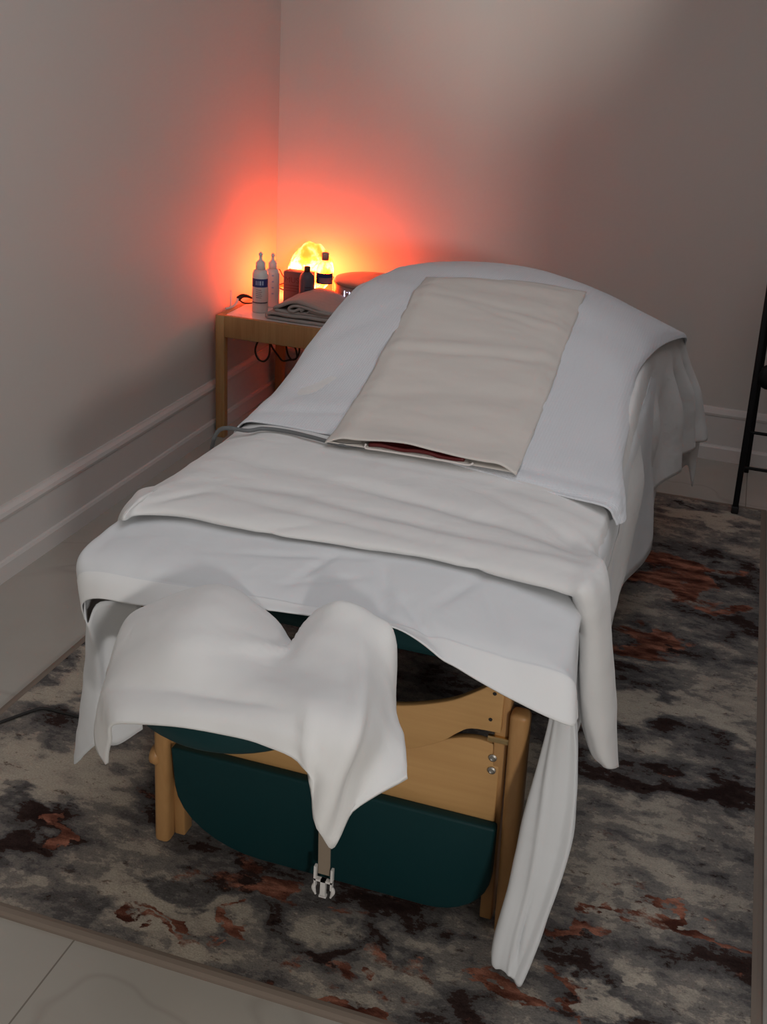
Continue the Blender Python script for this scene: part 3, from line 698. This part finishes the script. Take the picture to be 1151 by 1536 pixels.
# bottles
M['wplast'] = mat('translucent_white_plastic', (.70, .66, .64, 1), .35)
M['wplast'].node_tree.nodes['Principled BSDF'].inputs['Subsurface Weight'].default_value = .0
M['labw'] = mat('white_label', (.62, .55, .53, 1), .5)
M['labb'] = mat('blue_label', (.02, .035, .16, 1), .45)
M['labl'] = mat('label_print', (.35, .42, .6, 1), .5)
M['labd'] = mat('dark_print', (.05, .03, .05, 1), .5)
def arc_patch(bm, cx, cy, r, a0, a1, z0, z1, n=10):
    """curved label; angles measured from the direction of -y"""
    prev = None
    for k in range(n+1):
        a = a0+(a1-a0)*k/n
        p = (cx+r*math.sin(a), cy-r*math.cos(a))
        c = (bm.verts.new((*p, z0)), bm.verts.new((*p, z1)))
        if prev: bm.faces.new((prev[0], c[0], c[1], prev[1]))
        prev = c
def text_on(bm_parent, name, s, size, loc, rot, mt, bend=None):
    cu = bpy.data.curves.new(name, 'FONT'); cu.body = s; cu.size = size; cu.align_x = 'CENTER'; cu.extrude = .0002
    t = bpy.data.objects.new(name, cu); C.objects.link(t)
    dg = bpy.context.evaluated_depsgraph_get(); me = bpy.data.meshes.new_from_object(t.evaluated_get(dg)); bpy.data.objects.remove(t)
    me.transform(Matrix.Translation(loc) @ Matrix.Rotation(rot, 4, 'Z') @ Matrix.Rotation(PI/2, 4, 'X'))
    if bend:
        cx, cy, r, a = bend
        for v_ in me.vertices:
            d = v_.co.x-loc[0]; ang = a+d/r; v_.co.x = cx+r*math.sin(ang); v_.co.y = cy-r*math.cos(ang)
    me.materials.clear(); me.materials.append(mt)
    o = bpy.data.objects.new(name, me); C.objects.link(o); o.parent = bm_parent; o.matrix_parent_inverse = Matrix.Translation(-Vector(bm_parent.location)); return o
VA = -.42   # bearing of the camera seen from the bottles
def squeeze_bottle(x, y, hgt, r, label, lab=True, grp=None):
    o = empty('lotion_bottle', (x, y, ZS), label, 'bottle')
    k = hgt/.215
    bm = nb(); lathe(bm, [(r*.92, 0), (r, .004), (r, .135*k), (r*.96, .142*k), (r*.82, .150*k), (r*.60, .154*k)], x, y, ZS, 28); obj('body', bm, M['wplast'], o, smooth=True)
    bm = nb(); lathe(bm, [(r*.60, .152*k), (r*.60, .176*k), (r*.40, .184*k), (.006, .188*k), (.005, .20*k), (.0075, .203*k), (.0075, .209*k), (.003, .215*k)], x, y, ZS, 24); obj('cap', bm, M['wplast'], o, smooth=True)
    a = -VA if False else .38
    if lab:
        bm = nb(); arc_patch(bm, x, y, r+.0004, a-1.25, a+1.1, ZS+.03, ZS+.095); lb = obj('label', bm, M['labw'], o)
        bm = nb(); arc_patch(bm, x, y, r+.0009, a-1.25, a+1.1, ZS+.094, ZS+.124); obj('label_band', bm, M['labb'], o)
        bm = nb()
        arc_patch(bm, x, y, r+.0009, a-1.25, a+1.1, ZS+.036, ZS+.040)
        for q in range(5): arc_patch(bm, x, y, r+.0009, a-.5, a+.15+.1*(q % 2), ZS+.056+q*.007, ZS+.0575+q*.007)
        obj('label_print', bm, M['labd'], o)
        bm = nb()
        for q, (w0, w1) in enumerate(((-.55, -.42), (-.3, -.2), (-.1, .12), (.22, .4))): arc_patch(bm, x, y, r+.0013, a+w0, a+w1, ZS+.102, ZS+.117, 3)
        obj('label_lettering', bm, M['labl'], o)
    else:
        bm = nb()
        for q in range(4): arc_patch(bm, x, y, r+.0009, a-.1, a+.2, ZS+.05+q*.022, ZS+.055+q*.022)
        obj('label_print', bm, M['labl'], o)
    return o
squeeze_bottle(-1.597, 3.690, .215, .029, 'white squeeze bottle with a blue label band at the table front')
squeeze_bottle(-1.592, 3.790, .195, .026, 'white squeeze bottle standing half hidden behind the blue-banded one', False)
# carton
M['carton'] = mat('grey_violet_carton', (.085, .095, .125, 1), .6)
cx_, cy_ = -1.528, 3.895
o = empty('carton', (cx_, cy_, ZS), 'dark grey printed carton standing in front of the glowing salt lamp', 'box')
bm = nb(); box(bm, cx_-.052, cx_+.052, cy_-.028, cy_+.028, ZS, ZS+.118); bevel(obj('box_body', bm, M['carton'], o), .001)
tx = text_on(o, 'box_lettering', 'MUS', .030, Vector((cx_-.018, cy_-.0284, ZS+.078)), 0, M['labd'])
bm = nb()
for q in range(3): box(bm, cx_-.045, cx_+.02-.01*q, cy_-.0288, cy_-.0283, ZS+.066-q*.010, ZS+.069-q*.010)
obj('box_print', bm, M['labd'], o)
# small dark bottle
M['dark'] = mat('dark_blue_grey_plastic', (.09, .095, .13, 1), .45)
o = empty('dark_bottle', (-1.472, 3.83, ZS), 'small dark blue-grey round bottle between the carton and clear bottle', 'bottle')
bm = nb(); lathe(bm, [(.027, 0), (.0285, .004), (.0285, .108), (.026, .121), (.017, .131), (.011, .135)], -1.472, 3.83, ZS, 28); obj('body', bm, M['dark'], o, smooth=True)
bm = nb(); lathe(bm, [(.0115, .132), (.0115, .152), (.010, .154)], -1.472, 3.83, ZS, 20); obj('cap', bm, mat('brown_cap', (.10, .05, .035, 1), .5), o, smooth=True)
bm = nb()
for q in range(3): arc_patch(bm, -1.472, 3.83, .0292, .1, .9, ZS+.06+q*.010, ZS+.064+q*.010)
obj('label_print', bm, M['labd'], o)
# clear bottle with label
m = M['clear'] = bpy.data.materials.new('clear_plastic'); m.use_nodes = True
nt2 = m.node_tree; nt2.nodes.clear()
out = nt2.nodes.new('ShaderNodeOutputMaterial'); mixs = nt2.nodes.new('ShaderNodeMixShader'); tr = nt2.nodes.new('ShaderNodeBsdfTransparent'); gl = nt2.nodes.new('ShaderNodeBsdfGlossy'); fr_ = nt2.nodes.new('ShaderNodeFresnel')
tr.inputs['Color'].default_value = (.93, .84, .78, 1); gl.inputs['Roughness'].default_value = .08; fr_.inputs['IOR'].default_value = 1.45
lw_ = nt2.nodes.new('ShaderNodeLayerWeight'); lw_.inputs['Blend'].default_value = .35; mm_ = nt2.nodes.new('ShaderNodeMath'); mm_.operation = 'MULTIPLY'; mm_.inputs[1].default_value = .45; nt2.links.new(lw_.outputs['Facing'], mm_.inputs[0]); nt2.links.new(mm_.outputs[0], mixs.inputs[0]); nt2.links.new(tr.outputs[0], mixs.inputs[1]); nt2.links.new(gl.outputs[0], mixs.inputs[2]); nt2.links.new(mixs.outputs[0], out.inputs['Surface'])
bx_, by_ = -1.420, 3.875
o = empty('clear_bottle', (bx_, by_, ZS), 'clear round-shouldered bottle with a dark label glowing orange beside the lamp', 'bottle')
bm = nb(); lathe(bm, [(.029, 0), (.032, .004), (.032, .128), (.031, .142), (.026, .157), (.016, .168), (.012, .173), (.012, .180)], bx_, by_, ZS, 32); obj('body', bm, M['clear'], o, smooth=True)
bm = nb(); lathe(bm, [(.013, .176), (.0135, .200), (.011, .203)], bx_, by_, ZS, 20); obj('cap', bm, mat('peach_cap', (.55, .32, .26, 1), .5), o, smooth=True)
bm = nb(); arc_patch(bm, bx_, by_, .0325, -.9, 1.5, ZS+.092, ZS+.132); obj('label', bm, M['labb'], o)
bm = nb(); arc_patch(bm, bx_, by_, .033, -.3, 1.4, ZS+.096, ZS+.116); obj('label_print', bm, mat('pink_print', (.3, .17, .22, 1), .5), o)
# warmer pot
M['pot'] = mat('taupe_plastic', (.42, .34, .32, 1), .4)
px_, py_ = -1.262, 3.96
o = empty('towel_warmer', (px_, py_, ZS), 'round lidded warmer with a lit display, half hidden by the bed', 'warmer')
bm = nb(); lathe(bm, [(.125, 0), (.135, .006), (.140, .085), (.140, .094)], px_, py_, ZS, 48); obj('body', bm, M['pot'], o, smooth=True)
bm = nb(); lathe(bm, [(.141, .094), (.146, .097), (.146, .103), (.138, .107), (.10, .109)], px_, py_, ZS, 48); obj('lid', bm, mat('lid_plastic', (.30, .20, .16, 1), .35), o, smooth=True)
a = -.10
M['led'] = mat('display_led', (.2, .2, .3, 1), .4, emit=(.75, .7, 1, 1), es=2.2)
bm = nb()
for (s0, s1, t0, t1) in ((-.50, -.46, .070, .086), (-.50, -.38, .083, .087), (-.41, -.37, .076, .086), (-.50, -.46, .054, .068), (-.50, -.38, .052, .056), (-.32, -.28, .052, .086)): arc_patch(bm, px_, py_, .1395, s0, s1, ZS+t0, ZS+t1, 2)
obj('display_digits', bm, M['led'], o)
bm = nb(); box(bm, px_-.148, px_-.136, py_-.035, py_-.02, ZS+.094, ZS+.104); obj('latch', bm, M['rubber'], o)

# folded grey towel
def ribbon(bm, path, y0, y1, th=.009, ox=0, oz=0, drop=0):
    P = catmull([Vector((a, 0, b)) for a, b in path], 6); n = len(P)
    rings = []
    ny = 10
    for j in range(ny+1):
        y = y0+(y1-y0)*j/ny; up_, dn = [], []
        for i, p in enumerate(P):
            t = (P[min(i+1, n-1)]-P[max(i-1, 0)]).normalized(); nn = Vector((-t.z, 0, t.x))
            w = .003*noise.noise(Vector((p.x*18, y*14, p.z*30)))
            e = th/2*(1 if 0 < i < n-1 else .4)
            q = p+Vector((ox, y+.006*noise.noise(Vector((p.x*12, j*3.3*0, p.z*20))), oz+w)) 
            up_.append(bm.verts.new(q+nn*e)); dn.append(bm.verts.new(q-nn*e))
        rings.append(up_+dn[::-1])
    k = len(rings[0])
    for a, b in zip(rings, rings[1:]):
        for i in range(k): bm.faces.new((a[i], a[(i+1) % k], b[(i+1) % k], b[i]))
    for r_ in (rings[0], rings[-1]):
        h = k//2
        for i in range(h-1): bm.faces.new((r_[i], r_[i+1], r_[k-2-i], r_[k-1-i]))
bm = nb(); X0 = -1.535
ribbon(bm, [(.30, .008), (.15, .007), (.02, .007), (.002, .014), (.02, .023), (.15, .024), (.30, .026)], 3.60, 3.86, .0105, X0, ZS)
ribbon(bm, [(.27, .036), (.15, .034), (.05, .033), (.030, .041), (.05, .052), (.085, .066), (.125, .072), (.17, .064), (.22, .050), (.27, .042)], 3.605, 3.85, .011, X0, ZS)
ribbon(bm, [(.24, .044), (.19, .050), (.15, .058), (.115, .059), (.088, .052), (.090, .042), (.105, .041), (.125, .050), (.14, .052), (.13, .042)], 3.60, 3.84, .009, X0, ZS)
ribbon(bm, [(.23, .042), (.19, .043), (.165, .047), (.155, .042)], 3.602, 3.84, .007, X0, ZS)
ft = obj('folded_towel', bm, M['greytowel'], None, smooth=True)
tag(ft, 'grey hand towel loosely folded on the front of the side table', 'towel')

# plug with cord, upright white rod and cords
o = empty('white_rod', (-1.717, 3.66, ZT), 'thin white upright rod on the left edge of the side table', 'rod')
bm = nb(); tube(bm, [(-1.70, 3.662, ZT+.003), (-1.70, 3.662, ZT+.066)], .0028, 8, 1); obj('rod', bm, M['buckle'], o)
bm = nb(); tube(bm, [(-1.71, 3.64, ZT+.003), (-1.700, 3.662, ZT+.004), (-1.693, 3.69, ZT+.012), (-1.690, 3.70, ZT+.03)], .004, 8, 4); obj('foot', bm, M['buckle'], o)
bm = nb(); tube(bm, [(-1.690, 3.705, ZT+.028), (-1.682, 3.72, ZT+.036), (-1.668, 3.735, ZT+.034), (-1.655, 3.75, ZT+.026)], lambda t: .010-.0065*t, 10, 5)
tube(bm, [(-1.690, 3.705, ZT+.028), (-1.684, 3.73, ZT+.010), (-1.672, 3.75, ZT+.004), (-1.66, 3.79, ZT+.001)], .003, 8, 5)
tag(obj('power_plug', bm, M['rubber'], None, smooth=True), 'black power plug and short lead at the back left of the side table', 'plug')
bm = nb()
tube(bm, [WY(u, v, 4.06) for u, v in ((417, 420), (416, 410), (419, 404), (423, 411), (427, 417))], .0022, 6, 5)
tube(bm, [WY(u, v, 4.04) for u, v in ((427, 417), (430, 424), (425, 425), (420, 427), (416, 430))]+[Vector((-1.63, 4.03, ZS+.004)), Vector((-1.56, 4.03, ZS+.003))], .0024, 6, 5)
tag(obj('lamp_cord', bm, M['rubber'], None, smooth=True), 'thin dark lamp cord looping up beside the salt lamp', 'cord')
bm = nb()
tube(bm, [WY(u, v, y) for u, v, y in ((396, 498, 3.66), (388, 510, 3.66), (383, 525, 3.66), (387, 538, 3.66), (396, 542, 3.66), (403, 535, 3.67), (405, 520, 3.68), (403, 505, 3.69), (408, 520, 3.71), (417, 533, 3.72), (424, 541, 3.73), (434, 540, 3.73), (444, 538, 3.74), (449, 528, 3.75), (449, 512, 3.76), (446, 500, 3.78))], .0035, 8, 6)
tube(bm, [WY(u, v, y) for u, v, y in ((436, 500, 3.70), (430, 512, 3.70), (431, 528, 3.70), (437, 539, 3.71), (445, 537, 3.72), (444, 524, 3.72), (437, 513, 3.73), (432, 500, 3.75))], .0035, 8, 6)
tag(obj('hanging_cord', bm, M['rubber'], None, smooth=True), 'black cord hanging in loops beneath the side table', 'cord')
bm = nb()
fp = [WZ(u, v, .016) for u, v in ((-90, 1115), (-40, 1100), (0, 1084), (22, 1076), (50, 1066), (66, 1063), (90, 1068), (120, 1076), (150, 1085))]
fp = [Vector((p.x, p.y, .005 if p.x < RL-.01 else (.0165))) for p in fp]+[Vector((-.95, 1.95, .0165)), Vector((-.75, 2.2, .0165))]
tube(bm, fp, .0035, 8, 6); tag(obj('floor_cord', bm, M['rubber'], None, smooth=True), 'thin dark cord crossing the left edge of the rug', 'cord')

# ------------------------------------------------------------------ black step ladder at right
ap = WY(1160, 420, 3.86); ap = Vector((ap.x, 3.86, .98))
f0 = Vector((.158, 3.635, .012)); b0 = Vector((.190, 4.085, 0))
d0 = WY(1151, 455, 3.80)
sd = empty('step_ladder', (.4, 3.86, 0), 'black metal folding step ladder standing against the back wall at right', 'ladder')
W = .42
top_front = f0+(d0-f0)*1.35
for k in (0, 1):
    s = Vector((W*k, 0, 0)); sg = 1 if k == 0 else -1
    bm = nb(); bar(bm, f0+s+Vector((0, 0, .02)), top_front+s, .019, .022)
    fr = obj('front_rail', bm, M['black'], sd); bevel(fr, .003)
    bm = nb(); bar(bm, f0+s, f0+s+Vector((0, 0, .025)), .024, .028); bevel(obj('foot_cap', bm, M['rubber'], sd), .004)
    bt_ = Vector((top_front.x+.012, top_front.y+.03, top_front.z-.06))
    bm = nb(); bar(bm, b0+s+Vector((0, 0, .0)), bt_+s, .018, .018); bevel(obj('rear_rail', bm, M['black'], sd), .003)
for z in (.162, .277):
    p = f0.lerp(top_front, (z-f0.z)/(top_front.z-f0.z)); bm = nb()
    tube(bm, [p, p+Vector((W, 0, 0))], .0055, 8, 1); obj('rung', bm, M['black'], sd)
for z in (.74, .86):
    if z < top_front.z-.02:
        p = f0.lerp(top_front, (z-f0.z)/(top_front.z-f0.z)); bm = nb()
        box(bm, p.x, p.x+W, p.y-.03, p.y+.06, p.z-.010, p.z+.006); obj('step', bm, M['black'], sd)
g = WY(1156, 566, 3.74)
bm = nb(); lathe(bm, [(.02, -.012), (.038, -.006), (.042, 0), (.038, .008), (.02, .012)], 0, 0, 0, 24)
bmesh.ops.rotate(bm, verts=bm.verts, cent=(0, 0, 0), matrix=Matrix.Rotation(PI/2.4, 3, 'X')); bmesh.ops.translate(bm, verts=bm.verts, vec=g)
obj('locking_disc', bm, M['black'], sd, smooth=True)

# ------------------------------------------------------------------ light
w = bpy.data.worlds.new('world'); S.world = w; w.use_nodes = True
w.node_tree.nodes['Background'].inputs['Color'].default_value = (.9, .93, 1, 1); w.node_tree.nodes['Background'].inputs['Strength'].default_value = .0
def look(o, tgt):
    d = Vector(tgt)-Vector(o.location); o.rotation_euler = d.to_track_quat('-Z', 'Y').to_euler()
def area(name, loc, tgt, sx, sy, power, col):
    l = bpy.data.lights.new(name, 'AREA'); l.shape = 'RECTANGLE'; l.size = sx; l.size_y = sy; l.energy = power; l.color = col
    o = bpy.data.objects.new(name, l); C.objects.link(o); o.location = loc; look(o, tgt); return o
area('key_light', (1.9, -2.7, 1.75), (-.5, 2.2, .6), .32, .32, 62, (1, .965, .92))  # soft key from behind the camera, set along the towel's shadow direction
area('overhead_fill', (.0, 1.4, 2.55), (.0, 1.4, 0), 1.6, 2.6, 15.5, (.91, .945, 1))  # added cool fill from overhead, no fixture behind it
bm = nb(); box(bm, .50, XR, .86, .94, 0, ZC); struct('light_blocker_wall', bm, M['paint'])  # added out-of-view blocker, shades the right of the back wall from the key
sp_ = bpy.data.lights.new('wall_band_spot', 'SPOT'); sp_.energy = 46; sp_.spot_size = math.radians(34); sp_.spot_blend = 1; sp_.shadow_soft_size = .06; sp_.color = (1, .93, .86)  # added spot that imitates the soft light band on the back wall
so = bpy.data.objects.new('wall_band_spot', sp_); C.objects.link(so); so.location = (-.3, 2.3, 2.5); look(so, (-.86, 4.19, 1.72))

for k_ in ('Standard',): S.view_settings.view_transform = k_
S.view_settings.look = 'None'; S.view_settings.gamma = 1; S.view_settings.exposure = 0
S.cycles.max_bounces = 6
S.cycles.use_denoising = True
